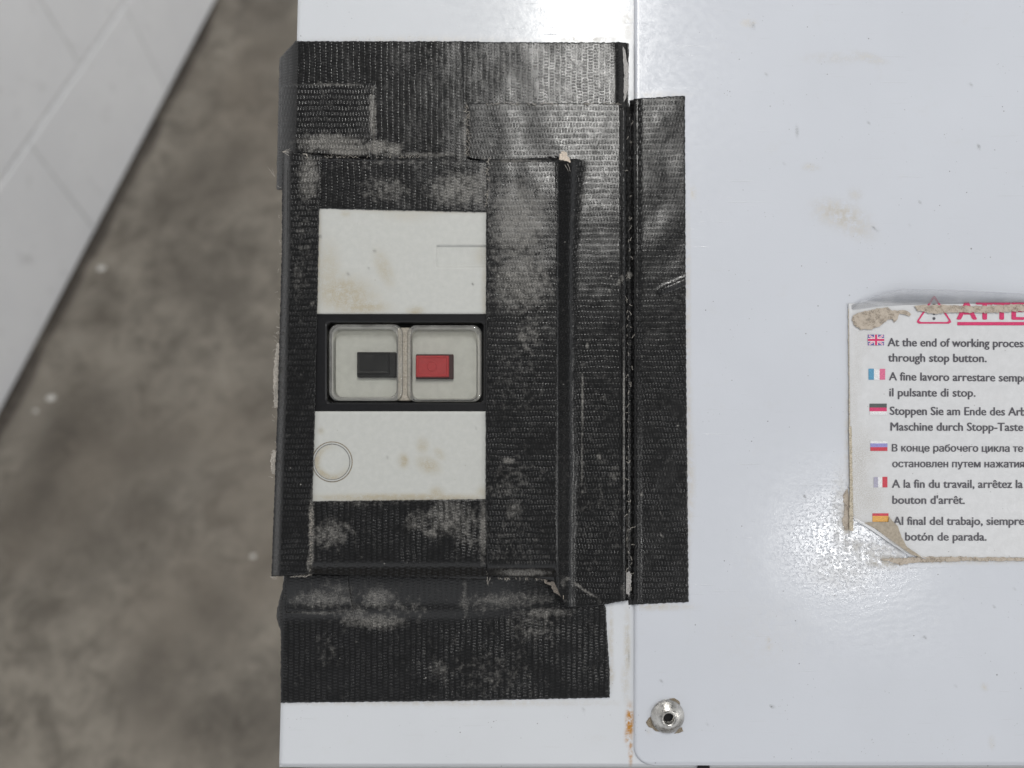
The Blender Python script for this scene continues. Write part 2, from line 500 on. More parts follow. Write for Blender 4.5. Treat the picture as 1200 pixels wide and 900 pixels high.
def spots(lst, base=0.0):
    """sum of soft patches (cx, cy, rx, ry, amount, degrees)"""
    def fn(x, y):
        v = np.full_like(x, base)
        for s in lst:
            cx, cy, rx, ry, am = s[:5]; an = math.radians(s[5] if len(s) > 5 else 0)
            u = (x - cx) * math.cos(an) + (y - cy) * math.sin(an); w = -(x - cx) * math.sin(an) + (y - cy) * math.cos(an)
            q = (u / rx) ** 2 + (w / ry) ** 2
            v = np.maximum(v, am * np.exp(-q ** 1.5))
        return v
    return fn

def sstep(a, b, x):
    t = np.clip((np.asarray(x, float) - a) / (b - a), 0, 1)
    return t * t * (3 - 2 * t)

def nz(x, k, s):
    return np.array([mnoise.noise((float(t) * k, s, .3)) for t in np.ravel(x)]).reshape(np.shape(x))

# ------------------------------------------------------------------ floor and wall (world)
def floor_pt(px, py, h=0.0):
    o, d = world_ray(px, py); return o + d * ((h - o.z) / d.z)
wa, wb = floor_pt(0, 490), floor_pt(256, 0)
wd = Vector((wb.x - wa.x, wb.y - wa.y, 0)).normalized()
wn = Vector((wd.y, -wd.x, 0))                      # out of the wall, towards the room
if (floor_pt(300, 450) - wa).dot(wn) < 0: wn = -wn
def wall_pt(px, py):
    o, d = world_ray(px, py)
    q = o + d * ((wa - o).dot(wn) / d.dot(wn))
    r = q - wa
    return r.dot(wd), q.z                          # along, up

def build_floor():
    c0 = floor_pt(150, 450)
    xs = np.concatenate([[-6, -3, -2, -1.4], np.arange(-.85, .45, .005), [.8, 1.4, 2.5, 6]]) + c0.x
    ys = np.concatenate([[-6, -3, -2, -1.3], np.arange(-.85, .85, .005), [1.3, 2, 3, 6]]) + c0.y
    X, Y = np.meshgrid(xs, ys)
    dust = np.zeros_like(X); light = np.zeros_like(X)
    dl = (X - wa.x) * wn.x + (Y - wa.y) * wn.y; al = (X - wa.x) * wd.x + (Y - wa.y) * wd.y
    wob = np.array([mnoise.noise((float(a) * 14, float(b) * 14, 2.0)) for a, b in zip(X.ravel(), Y.ravel())]).reshape(X.shape)
    wid = .0065 + .0085 * np.array([mnoise.noise((float(a) * 9, 7.0, 1.0)) + .5 * mnoise.noise((float(a) * 31, 3.0, 1.0)) for a in al.ravel()]).reshape(X.shape)
    crack = 1 - sstep(0, .009, np.abs(dl - .007 - .004 * wob) - np.maximum(wid, .001))
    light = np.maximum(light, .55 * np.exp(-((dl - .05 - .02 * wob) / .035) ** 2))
    for px, py, r, a in ((200, 800, .075, .55), (230, 845, .06, .5), (30, 600, .09, .35), (70, 500, .10, .45), (90, 640, .08, .3), (250, 720, .05, .35), (300, 850, .05, .5), (190, 230, .10, .30),
                         (250, 200, .08, .35), (165, 560, .10, .28), (240, 330, .08, .25), (320, 60, .05, .3)):
        q = floor_pt(px, py); dust = np.maximum(dust, 1.45 * a * np.exp(-(((X - q.x) ** 2 + (Y - q.y) ** 2) / r ** 2) ** 1.3) * (1 + .9 * wob))
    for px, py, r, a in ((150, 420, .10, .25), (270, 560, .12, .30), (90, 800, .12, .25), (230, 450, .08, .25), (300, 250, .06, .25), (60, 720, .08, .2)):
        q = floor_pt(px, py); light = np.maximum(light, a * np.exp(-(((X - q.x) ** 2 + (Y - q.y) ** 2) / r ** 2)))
    ny, nx = X.shape; idx = np.arange(X.size).reshape(ny, nx)
    f = np.stack([idx[:-1, :-1].ravel(), idx[:-1, 1:].ravel(), idx[1:, 1:].ravel(), idx[1:, :-1].ravel()], 1)
    V = np.stack([X.ravel(), Y.ravel(), np.zeros(X.size)], 1)
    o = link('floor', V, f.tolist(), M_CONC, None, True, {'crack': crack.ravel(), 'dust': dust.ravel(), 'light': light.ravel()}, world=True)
    tagset(o, 'stained grey brown concrete floor beside the machine', 'floor', None, 'structure')
build_floor()

def wbox(u0, u1, h0, h1, o0, o1):
    """box against the wall: along, up, out"""
    V = []
    for u in (u0, u1):
        for h in (h0, h1):
            for w in (o0, o1):
                q = wa + wd * u + wn * w; V.append((q.x, q.y, h(u) if callable(h) else h))
    return V, [(0, 1, 3, 2), (4, 6, 7, 5), (0, 4, 5, 1), (2, 3, 7, 6), (0, 2, 6, 4), (1, 5, 7, 3)]

def build_wall():
    root = bpy.data.objects.new('wall', None); COL.objects.link(root)
    q = wa + wd * .3; root.location = (q.x, q.y, 0); root['origin'] = (q.x, q.y, 0)
    tagset(root, 'white wall of large smooth panels above the concrete floor', 'wall')
    (ua, ha), (ub, hb) = wall_pt(2, 213), wall_pt(148, 2)
    hj = lambda u: ha + (hb - ha) * (max(-1.0, min(2.0, u)) - ua) / (ub - ua)
    def wp(nm, bx, m, bev=0.0):
        o = link(nm, bx[0], bx[1], m, root, False, world=True); bm_fix(o)
        if bev:
            md = o.modifiers.new('bevel', 'BEVEL'); md.width = bev; md.segments = 3
        return o
    wp('skirting_panel', wbox(-1.0, 2, .006, lambda u: hj(u) - .002, -.10, .0), M_WALL, .004)
    wp('wall_panel', wbox(-1.0, 2, lambda u: hj(u) + .002, 2.2, -.10, -.0025), M_WALL, .004)
    wp('backing', wbox(-1.0, 2, 0, 2.2, -.14, -.11), M_WALL)
    wp('grout_line', wbox(-1.0, 2, lambda u: hj(u) - .0016, lambda u: hj(u) + .0016, -.10, -.001), M_GROUT)
    for px, py in ((72, 38),):
        u = wall_pt(px, py)[0]
        wp('grout_line', wbox(u - .0024, u + .0024, hj(u) + .004, 2.2, -.10, -.0017), M_GROUT)
    for px, py in ((165, 45), (70, 215)):
        u = wall_pt(px, py)[0]
        wp('grout_line', wbox(u - .002, u + .002, .008, hj(u) - .004, -.10, .0016), M_GROUT)
build_wall()

chip_lbl = ('larger white chip lying on the concrete a little out from the wall foot', 'small pale chip on the concrete left of the switch, at the lower wall end',
            'tiny pale crumb on the concrete just below the small chip', 'pale crumb on open concrete near the left picture edge')
for (px, py, r), lb in zip(((119, 315, .0075), (60, 467, .0075), (42, 482, .004), (297, 652, .0045)), chip_lbl):
    q = floor_pt(px, py)
    V = []; Fs = []; n = 9
    for k, (rad, z) in enumerate(((1, 0), (1.02, .25), (.7, .5), (.25, .58))):
        for i in range(n):
            a = 2 * math.pi * i / n
            e = r * rad * (1 + .3 * mnoise.noise((i * 1.7, px, k * .2)))
            V.append((q.x + e * math.cos(a), q.y + .8 * e * math.sin(a), .0005 + z * r * .6))
    for k in range(3):
        for i in range(n):
            j = (i + 1) % n; Fs.append((k * n + i, k * n + j, (k + 1) * n + j, (k + 1) * n + i))
    Fs.append(tuple(range(3 * n, 4 * n))); Fs.append(tuple(range(n))[::-1])
    o = link('paint_chip', V, Fs, M_CHIP, None, True, world=True)
    tagset(o, lb, 'chip', 'pale chips on the floor')

# ------------------------------------------------------------------ the machine: body, cover panel, bolt
ZC = 4.0                                                       # cover panel stands this proud
LX = lambda y: 349 - 22 * np.asarray(y, float) / 900           # left edge of the body
machine = thing('machine_cabinet', 'white enamelled machine cabinet with a bolted cover panel and sloping top', 'machine', 700, 500)

tape_resid = [(806, 360, 3, 120, .55), (807, 520, 3.5, 150, .6), (809, 560, 5, 60, .5), (773, 711, 36, 4, .7), (772, 111, 32, 3, .5), (813, 226, 3, 8, .5)]
stain_cover = tape_resid + [(985, 252, 30, 15, .68, 18), (1000, 262, 26, 14, .5, 30), (1002, 228, 8, 8, .35), (1018, 68, 20, 5, .45, 15), (877, 27, 8, 4, .7), (812, 226, 3, 7, .6),
    (901, 754, 3, 7, .8), (1154, 805, 4, 4, .6), (1162, 870, 3, 8, .5), (980, 68, 40, 6, .22), (950, 196, 9, 4, .5), (760, 858, 3, 3, .4),
    (1040, 658, 26, 8, .8), (991, 610, 6, 30, .8), (994, 520, 4, 60, .5), (1000, 640, 14, 10, .5), (1130, 657, 80, 3.5, .7), (893, 745, 60, 50, .08), (988, 668, 40, 24, .22), (1030, 650, 30, 16, .5), (985, 600, 10, 50, .35)]
dark_cover = [(935, 154, 1.2, 7, .9), (1137, 100, 1.6, 1.6, 1), (1147, 172, 1.2, 2, .9), (899, 88, 1.5, 1.5, .9), (1018, 145, 1.5, 1.2, .8), (905, 828, 1.8, 1.8, 1), (1083, 747, 1.5, 1.5, .9),
    (1119, 805, 1.3, 1.3, .9), (776, 799, 3, 1, .7, 20), (830, 848, 1.5, 1.2, .8), (1078, 236, 1.2, 1.2, .9), (1065, 265, 1.2, 1.2, .8), (920, 191, 1.5, 1.2, .7), (943, 582, 1.6, 2, .9), (882, 30, 2, 4, .5),
    (855, 250, 1, 1, .7), (1025, 268, 5, 1, .7, 30), (860, 130, 1, 1, .6), (1190, 690, 1, 1, .8), (1165, 710, 1.2, 1.2, .8)]
stain_body = [(500, 46, 120, 4, .35), (690, 46, 40, 4, .5), (735, 30, 8, 20, .45), (716, 750, 3, 40, .6), (716, 790, 4, 14, .7), (520, 824, 200, 3.5, .5), (735, 760, 4, 45, .65), (733, 800, 5, 22, .5)]
dark_body = [(740, 80, .8, 300, .0), (672, 47, 1.5, 1.5, 1), (683, 832, 1, 2, .6), (737, 770, .9, 8, .6), (735, 745, 2, 1, .6)]
rust_body = [(738, 846, 4.5, 18, 1.3), (736, 862, 4, 10, 1.0), (739, 880, 2.5, 18, .8), (737, 832, 3, 8, .5)]

def build_machine():
    # top sheet of the body: left strip in detail
    ys = np.concatenate([[-400, -200, -60], np.arange(-12, 890, 3.0), np.arange(890, 899.1, 1.0)])
    us = np.concatenate([np.array([0, .8, 1.8, 3.2, 5, 7]), np.arange(10, 370, 3.0), np.arange(370, 424, 1.0), [450, 500, 700, 900, 1170]])
    PY, UU = np.meshgrid(ys, us, indexing='ij')
    PX = LX(PY) + UU
    z = -4.0 * (1 - np.clip(UU / 6, 0, 1)) ** 2.2 - 5 * sstep(893, 899.5, PY) ** 1.6
    z = np.where(UU > 426, np.minimum(z, -.6), z)
    grid('top_plate', PX, PY, z, 3.0, M_PAINT, machine, attrs={'dust': spots(stain_body), 'dark': spots(dark_body), 'rust': spots(rust_body)})
    # body going down to the floor
    out = [(349 + 22 * 400 / 900 + 1.5, -400), (LX(898) + 1.5, 898), (1496, 898), (1516, -400)]
    P = np.array(out); top = UV3(P[:, 0], P[:, 1], -4.2)
    Tn = np.array(T); tw = top @ Tn[:3, :3].T + Tn[:3, 3]
    bw = tw.copy(); bw[:, 2] = .0
    Ti = np.array(T.inverted()); bl = bw @ Ti[:3, :3].T + Ti[:3, 3]
    o = link('body', np.concatenate([top, bl]), [(0, 1, 2, 3), (7, 6, 5, 4)] + [(i, i + 4, (i + 1) % 4 + 4, (i + 1) % 4) for i in range(4)], M_INSIDE, machine, False); bm_fix(o)
    # cover panel with rounded corner
    ys = np.concatenate([[-400, -200, -60], np.arange(-12, 872, 3.0), np.arange(872, 897.2, 1.0)])
    us = np.concatenate([np.array([0, .6, 1.4, 2.4, 3.6, 5]), np.arange(8, 478, 3.0), [520, 600, 680, 755]])
    PY, UU = np.meshgrid(ys, us, indexing='ij')
    r = 22.0; t = np.clip((PY - (897 - r)) / r, 0, 1)
    XL = 743.0 + r - np.sqrt(np.maximum(r * r - (t * r) ** 2, 0))
    PX = XL + UU * (1498 - XL) / 755
    z = ZC - 2.6 * (1 - np.clip(UU / 4, 0, 1)) ** 2.0 - 2.4 * sstep(891, 897, PY) ** 1.5
    grid('cover_panel', PX, PY, z, 4.4, M_PANEL, machine,
         attrs={'dust': spots(stain_cover), 'dark': spots(dark_cover), 'rust': spots([(764, 838, 3, 2, .0)]),
                'ripple': spots([(1045, 715, 85, 65, 1.0, -20), (1000, 700, 90, 40, .5), (1100, 760, 80, 60, .5)]), 'rough': spots([(985, 632, 50, 66, .85), (945, 640, 30, 50, .5), (1005, 645, 55, 36, .85)])})
    # bolt
    b = [(782 + 19.6, 839)]
    def circ(r, n=40, dx=0, dy=0): return np.array([(782 + dx + r * math.cos(2 * math.pi * i / n), 839 + dy - r * math.sin(2 * math.pi * i / n)) for i in range(n)])
    bolt = loft('bolt', [(circ(19.6), ZC), (circ(19.6), ZC + 2), (circ(18.9), ZC + 3.2), (circ(17.5), ZC + 4.2), (circ(14), ZC + 7.2), (circ(10.5), ZC + 9.2), (circ(8.2), ZC + 9.8), (circ(7.0), ZC + 9.6), (circ(6.2), ZC + 8.4), (circ(6.0), ZC + 2.5)], M_STEEL, machine, ZC, False, True, True)
    hexp = np.array([(782 + 6.3 * math.cos(math.pi / 3 * i + .2), 838.5 - 6.3 * math.sin(math.pi / 3 * i + .2)) for i in range(6)])
    loft('hex_socket', [(hexp, ZC + 2.6), (hexp, ZC + 3.2)], M_BLACK, bolt, ZC, False, True)
    poly('dried_sealant', [(757, 846), (762, 840), (767, 838), (772, 846), (779, 854), (784, 858), (777, 859), (768, 856), (759, 851)], ZC + .5, .7, M_GLUE_SHADE, bolt, .8, 2, 3)
    poly('dried_sealant', [(784, 819), (790, 818), (796, 822), (797, 826), (790, 822)], ZC + .5, .7, M_GLUE_SHADE, bolt, .5, 2, 4)
    poly('dried_sealant', [(799, 852), (801, 857), (795, 859), (790, 860), (795, 855)], ZC + .5, .7, M_GLUE_SHADE, bolt, .5, 2, 5)
    # foot seen just under the lower edge of the cover
    block('corner_bracket', rr(818, 896.6, 832, 916, 2, 2), -8, -1.2, M_BLACK, machine)
build_machine()

# ------------------------------------------------------------------ the push button switch
HD = 50.0
sw = thing('push_button_switch', 'boxy motor switch with black and red push buttons behind clear windows, wrapped in black tape', 'switch', 490, 430)
def build_switch():
    loft('housing', [(rr(332, 192, 653, 664, 4), 0.3), (rr(332, 192, 653, 664, 4), 22), (rr(333, 193, 652, 663, 4), 24), (rr(333, 193, 652, 663, 4), 25.5)], M_HOUSING, sw, HD, True, True)
    ring = rr(333, 193, 652, 663, 4)
    # upper shell around the window well, as a ring
    inner = rr(376, 371, 567, 480, 3)
    loft('housing_rim', [(ring, 25.6), (ring, HD - 4), (inset(ring, 2), HD - 2), (inner, HD - 2), (inner, 25.6)], M_HOUSING, sw, HD, False, False)
    # cover plates
    xs = np.unique(np.concatenate([np.arange(364, 512, 2.0), [511.4, 512.2], np.arange(514, 577, 2.0)]))
    ys = np.unique(np.concatenate([np.arange(212, 287, 2.0), [287.6, 288.5], np.arange(290, 312, 2.0), [312.4, 313.3], np.arange(315, 367, 2.0), [367.0, 368.0]]))
    PX, PY = np.meshgrid(xs, ys)
    z = np.full_like(PX, HD) - 1.9 * ((PX > 511.8) & (PY > 288.1) & (PY < 312.9)) - .9 * (PY > 367.5)
    grid('upper_cover_plate', PX, PY, z, 2.5, M_PLATE, sw, attrs={
        'dust': spots([(403, 345, 38, 22, .8, 12), (385, 320, 14, 35, .5), (425, 360, 30, 9, .8), (450, 315, 9, 22, .55, -22), (487, 364, 10, 5, .8), (372, 300, 4, 70, .7), (500, 247, 80, 4, .4), (480, 252, 30, 8, .25), (568, 340, 4, 40, .4), (570, 300, 14, 12, .4), (405, 250, 6, 4, .5)]),
        'dark': spots([(554, 333, 1.4, 1.6, 1), (439, 294, 2, 2, .5), (408, 321, 1.5, 2.5, .5, -40), (375, 277, 1.5, 1.5, 1), (432, 314, 1, 1, .6)])})
    xs = np.arange(360, 577, 2.0); ys = np.unique(np.concatenate([[482.0, 482.9], np.arange(485, 600, 2.0)]))
    PX, PY = np.meshgrid(xs, ys); z = np.full_like(PX, HD) - .9 * (PY < 482.5)
    lower = grid('lower_cover_plate', PX, PY, z, 1.7, M_PLATE, sw, attrs={
        'dust': spots([(470, 583, 110, 4.5, .95), (512, 580, 9, 9, .8), (473, 540, 6, 8, .9), (502, 545, 14, 9, .75, 25), (495, 522, 7, 9, .6), (515, 532, 8, 5, .5, 50), (376, 505, 4, 4, .5), (566, 580, 8, 10, .6)]),
        'dark': spots([(453.5, 536, 1.5, 1, .9), (558, 502, 1.2, 1, .7), (376, 504, 3, 1, .4)])})
    # round plug
    def circ(r, n=48): return np.array([(389.3 + r * math.cos(2 * math.pi * i / n), 541.3 - r * math.sin(2 * math.pi * i / n)) for i in range(n)])
    loft('plug_shade_ring', [(circ(24.0), HD + .05), (circ(23.4), HD + .12), (circ(22.4), HD + .12)], M_GLUE_SHADE, sw, HD, False, False)  # flat dark ring puts the groove's shade into the colour
    R = [23.0, 22.7, 22.2, 21.6, 21.1, 20.6, 20, 18, 16, 14, 11, 7, 3, .2]
    Zs = [.05, .9, 1.25, 1.15, .6, .35, .3] + [.3] * 7
    V = []; P2 = []
    for r, zz in zip(R, Zs):
        c = circ(r); V.append(UV3(c[:, 0], c[:, 1], HD + zz, HD)); P2.append(c)
    V = np.concatenate(V); P2 = np.concatenate(P2); n = 48
    fs = [(k * n + i, k * n + (i + 1) % n, (k + 1) * n + (i + 1) % n, (k + 1) * n + i) for k in range(len(R) - 1) for i in range(n)]
    rad = np.hypot(P2[:, 0] - 389.3, P2[:, 1] - 541.3); ang = np.arctan2(P2[:, 1] - 541.3, P2[:, 0] - 389.3)
    du = np.clip((rad - 13.0) / 4, 0, 1) * (rad < 20.6) * np.clip(.45 + .5 * np.cos(ang - 2.6), 0, 1) * 1.2
    line_shade = ((rad > 20.2) & (rad < 21.4)) * .85 + (rad > 22.8) * .8  # shade of the plug's outline painted as dark rings
    o = link('round_plug', V, fs, M_PLATE, sw, True, {'pxy': pts3(P2), 'dust': du, 'dark': line_shade}); bm_fix(o)
    # bezel
    outer = rr(366, 368.4, 575, 481.6, 2); inn = rr(383, 378, 566.5, 471.5, 5)
    bz = loft('bezel', [(outer, 40), (outer, HD - 1.6), (inset(outer, .8), HD - .6), (inset(inn, -2.2), HD - .8), (inset(inn, -.6), HD - 2.0), (inn, HD - 5), (inn, 30)], M_BLACK, sw, HD, False, False, False)
    p = rr(378, 372, 570, 478, 3)
    loft('well_floor', [(p, 27), (p, 30.5)], M_BLACK, sw, HD, False, True)
    # two back plates seen through the windows
    for nm, x0, x1, yo in (('a', 389, 464.5, 0), ('b', 482, 558.5, 1.5)):
        q = rr(x0 - 4, 380.5 + yo * .5, x1 + 4.5, 469 + yo, 10)
        loft('button_plate', [(q, 30.6), (q, 33.4), (inset(q, .7), 34)], M_RECESS, sw, HD, False, True)
    def window(x0, y0, x1, y1, ix0, iy0, ix1, iy1):
        o_ = rr(x0, y0, x1, y1, 11, 8); i_ = rr(ix0, iy0, ix1, iy1, 9, 8)
        im = inset(i_, -1.6)
        w = loft('clear_window', [(o_, 31), (o_, HD - 4), (inset(o_, .8), HD - 2.6), (inset(o_, 2.4), HD - 2.0), (inset(i_, -2.2), HD - 2.2), (inset(i_, -.8), HD - 3.0), (i_, HD - 5), (i_, 34.5)], M_RIM, sw, HD, False, False, True)
        a_ = inset(i_, -.4)
        loft('window_pane', [(a_, HD - 5.4), (a_, HD - 4.8)], M_PANE, w, HD, True, True)
        return w
    window(384.5, 379.5, 471.5, 470, 390, 386, 464, 465)
    window(476.5, 380.5, 564.5, 471, 481.5, 386.5, 559, 467)
    # grimy divider
    q = rr(464.8, 383, 480.8, 469.5, 2, 3)
    loft('divider', [(q, 30.8), (q, HD - 7), (inset(q, 1.0), HD - 6)], M_GRIME, sw, HD, False, True)
    # push buttons
    bb = loft('black_button', [(rr(416, 411.5, 462.5, 441.5, 1.5, 3), 33.8), (rr(416, 411.5, 462.5, 441.5, 1.5, 3), 38.6), (rr(417, 412.5, 461.5, 440.5, 1.5, 3), 39.4)], M_BLACKBTN2, sw, HD, False, True)
    loft('button_cap', [(rr(417, 412.2, 455.5, 437.5, 1.2, 3), 39.2), (rr(417, 412.2, 455.5, 437.5, 1.2, 3), 42.6), (rr(418, 413.2, 454.5, 436.5, 1.2, 3), 43.6), (rr(420, 415, 452.5, 434.5, 1.2, 3), 43.2)], M_BLACKBTN, bb, HD, False, True)
    rb = loft('red_button', [(rr(486, 414, 530.5, 443.5, 1.2, 3), 33.8), (rr(486, 414, 530.5, 443.5, 1.2, 3), 38.6), (rr(487, 415, 529.5, 442.5, 1.2, 3), 39.4)], M_REDEDGE, sw, HD, False, True)
    loft('button_cap', [(rr(486.3, 416, 525.5, 441.5, 1.2, 3), 39.2), (rr(486.3, 416, 525.5, 441.5, 1.2, 3), 42.4), (rr(487.3, 417, 524.5, 440.5, 1.2, 3), 43.2), (rr(488.6, 418.3, 523.2, 439.2, 1.2, 3), 43.2), (rr(489.4, 419, 522.4, 438.5, 1.2, 3), 42.6)], M_RED, rb, HD, False, True)
    def c2(r, n=24): return np.array([(505.5 + r * math.cos(2 * math.pi * i / n), 428.6 - r * math.sin(2 * math.pi * i / n)) for i in range(n)])
    loft('embossed_ring', [(c2(6.2), 42.5), (c2(5.8), 43.0), (c2(4.9), 43.0), (c2(4.5), 42.5)], M_RED, rb, HD, False, False, True)
build_switch()

# ------------------------------------------------------------------ tape
DUST_GLINTS = [(385, 168, 42, 13, .75), (407, 176, 30, 8, .9), (437, 135, 4.5, 36, .75), (441, 172, 14, 9, 1.0), (462, 175, 10, 8, .95), (388, 99, 48, 2.0, .55), (490, 181, 60, 3, .55), (545, 155, 2.5, 34, .7),
    (362, 208, 14, 32, .62), (355, 300, 14, 60, .22), (350, 330, 8, 30, .3), (452, 222, 32, 16, .45), (540, 222, 40, 22, .62), (566, 215, 5, 32, .5), (470, 190, 90, 3, .35), (430, 195, 60, 5, .2),
    (608, 262, 36, 58, .62), (612, 330, 38, 40, .62), (605, 440, 34, 60, .18), (600, 640, 34, 40, .2), (698, 600, 40, 90, .14), (596, 345, 24, 14, .5), (620, 390, 16, 26, .40), (612, 396, 6, 5, .7), (590, 290, 20, 60, .35), (600, 560, 30, 26, .28), (596, 540, 8, 4, .7), (602, 600, 12, 20, .40), (590, 575, 30, 10, .3),
    (388, 625, 26, 18, .52), (365, 625, 3.5, 50, .85), (490, 610, 16, 14, .5), (524, 606, 26, 24, .55), (505, 625, 9, 6, .6), (566, 622, 4.5, 40, .75), (545, 615, 20, 30, .45), (420, 590, 50, 4, .3),
    (378, 702, 42, 12, .60), (395, 690, 25, 10, .4), (442, 700, 22, 14, .68), (415, 722, 22, 12, .55), (440, 728, 40, 10, .65), (372, 718.5, 40, 1.2, .9), (470, 715, 40, 18, .3), (600, 702, 60, 10, .50), (575, 705, 40, 14, .4), (640, 718, 34, 6, .6), (625, 735, 36, 22, .35),
    (515, 785, 14, 14, .40), (580, 790, 50, 30, .25), (690, 770, 20, 40, .1), (610, 760, 30, 40, .15), (383, 760, 14, 20, .25), (540, 780, 60, 40, .12), (545, 700, 3, 26, .6),
    (605, 188.5, 40, 1.8, .75), (731, 470, 1.3, 60, .95), (731, 545, 1.3, 40, .85), (682.5, 470, 1.4, 45, .75), (682, 540, 1.1, 40, .75), (731, 400, 2, 30, .3), (688, 405, 1.5, 4, 1), (735, 630, 2, 30, .5), (730, 690, 3, 14, .3),  # thin upright lines: scuffs and edge glints painted pale; first lightens the shaded step
    (702, 535, 4, 4, .7), (700, 450, 20, 80, .10), (720, 555, 8, 10, .4), (684, 230, 4, 6, .4), (738, 322, 3, 4, .9), (726, 330, 3, 6, .7), (714.5, 341.5, 1.6, 1.6, 1), (729, 326, 2, 6, .8),
    (690, 695, 1.6, 14, .75, -60), (680, 688, 2, 10, .7, -55), (665, 678, 4, 3, .8), (660, 683, 3, 8, .6), (774, 600, 1.2, 14, .35, -28), (752, 579, 2, 3, .8), (775, 627, 1.5, 5, .7, -30), (755, 320, 1.2, 1.2, 1), (785, 345, 14, 2, .3, -18), (770, 220, 25, 6, .12),
    (400, 130, 40, 30, .08), (600, 90, 60, 30, .10), (770, 180, 30, 60, .10), (490, 70, 60, 20, .08), (362, 660, 4, 20, .5), (366, 355, 3, 3, .5), (612, 671, 34, 4, .9), (328, 690, 10, 10, .1)]  # pale band on the curled lower end is a painted highlight
dust_glint_fn = spots(DUST_GLINTS, .0)

def interp(tab):
    tab = np.array(tab, float)
    return lambda t: np.interp(t, tab[:, 0], tab[:, 1])

def strip(name, label, xl, xr, yt, yb, zf, swap=False, dv=2.0, du=2.0, usplit=None, thick=1.25, seed=0.0, fray=.75, group='black cloth tape strips', z_extra=0.0):
    """strip of cloth tape: side curves x(y), end curves y(x), height z(x,y)"""
    XL, XR, YT, YB = interp(xl), interp(xr), interp(yt), interp(yb)
    y0 = min(q[1] for q in yt); y1 = max(q[1] for q in yb)
    x0 = min(q[1] for q in xl); x1 = max(q[1] for q in xr)
    nv = int((y1 - y0) / dv) + 2; nu = int((x1 - x0) / du) + 2
    v = np.linspace(0, 1, nv)[:, None]; u = np.linspace(0, 1, nu)[None, :]
    if usplit is not None:
        u = np.array(usplit, float)[None, :]; nu = u.shape[1]
    ym = y0 + (y1 - y0) * v + 0 * u
    v0 = v
    for _ in range(3):
        xx = XL(ym) + (XR(ym) - XL(ym)) * u
        ym = YT(xx) + (YB(xx) - YT(xx)) * v
    xx = XL(ym) + (XR(ym) - XL(ym)) * u
    # frayed outline
    wl = nz(ym[:, 0], .35, seed + 1)[:, None]; wr = nz(ym[:, -1], .35, seed + 2)[:, None]
    wt = nz(xx[0, :], .35, seed + 3)[None, :]; wb2 = nz(xx[-1, :], .35, seed + 4)[None, :]
    xx = xx + fray * (wl * (1 - sstep(0, 6, xx - xx[:, :1])) + wr * (1 - sstep(0, 6, xx[:, -1:] - xx)))
    ym = ym + fray * (wt * (1 - sstep(0, 6, ym - ym[:1, :])) + wb2 * (1 - sstep(0, 6, ym[-1:, :] - ym)))
    Z = zf(xx, ym) + z_extra
    wr_ = np.array([mnoise.noise((a * .03, b * .03, seed)) + .18 * mnoise.noise((a * .09, b * .09, seed + 5)) for a, b in zip(xx.ravel(), ym.ravel())]).reshape(xx.shape)
    Z = Z + .6 * wr_ + .45
    o = grid(name, xx, ym, Z, thick, M_TAPE, None, swap, {'dust': dust_glint_fn})
    tagset(o, label, 'tape', group)
    return o

def wrap(x, y, w=17.0, drop=20.0):                 # bends round the cabinet edge
    e = LX(y) + 2
    return -drop * np.clip((e - x) / w, 0, 1.4) ** 1.6

def z_flat(x, y): return 1.3 + wrap(x, y)
def z_base2(x, y): return 2.8 + wrap(x, y)
tapeA = strip('tape_strip', 'wide black tape strip along the top left, its corner folded over the cabinet edge',
    [(48, 346), (52, 343), (68, 327.5), (130, 326), (222, 324)], [(48, 562), (222, 562)],
    [(300, 48), (600, 48.6)], [(300, 222), (336, 222), (350, 197), (600, 197)], z_flat, swap=True, seed=1)
tapeA2 = strip('tape_strip', 'short black tape patch with dusty right edge, stuck on the top left strip',
    [(98, 333), (104, 329), (186, 327.5)], [(98, 440), (186, 434.5)], [(320, 102), (345, 99), (440, 97.5)], [(320, 176), (440, 186)],
    z_base2, seed=2)
def z_A3(x, y): return 2.6 + 6.5 * sstep(718, 737, x) ** 1.5 + 2 * sstep(700, 737, x) * (1 - sstep(49, 80, y))
tapeA3 = strip('tape_strip', 'shiny black tape strip at the top beside the seam, its right end curling up',
    [(49, 541), (128, 543)], [(49, 737), (60, 737), (126, 736)], [(540, 49.2), (715, 49.8), (727, 49), (738, 51)], [(540, 126), (737, 126)], z_A3, swap=True, seed=3, du=1.6)
pe = poly('peeled_edge', [(729.5, 54), (732.5, 58), (735, 72), (737, 78), (736, 92), (736.5, 103), (733, 116), (731, 120), (731, 104), (731.5, 88), (730.5, 72)], 11.5, 1.0, M_GREYPEEL, tapeA3, .7, 2, 2)

def z_E(x, y):
    up = sstep(187.0, 188.7, y)                                   # tape tenting up onto the switch
    topz = 2.8 + (HD + 1.6 - 2.8) * up
    xb = 684 + 7 * nz(y[:, :1], .016, 4.4) + 2.5 * nz(y[:, :1], .06, 8.1) + 16 * (1 - sstep(185, 270, y)) # foot of the drop, wider near the top
    t = 1 - (1 - np.clip((x - 654) / (xb - 654), 0, 1)) ** 4.0
    z = topz * (1 - t) + 3.0 * t
    z = z + 1.6 * np.exp(-((x - 655.5) / 1.8) ** 2) * up       # raised ridge
    z = z + 2.2 * np.exp(-((x - 730.5) / 2.6) ** 2) - 3.2 * sstep(732, 738, x)
    z = z - 13 * (1 - sstep(646, 660, x)) * sstep(660, 679, y) ** 1.3   # lower end curls under
    return z
us = np.unique(np.concatenate([np.linspace(0, .50, 44), np.linspace(.50, .66, 44), np.linspace(.66, .80, 18), np.linspace(.80, .86, 8), np.linspace(.86, .93, 18), np.linspace(.93, 1, 20)]))
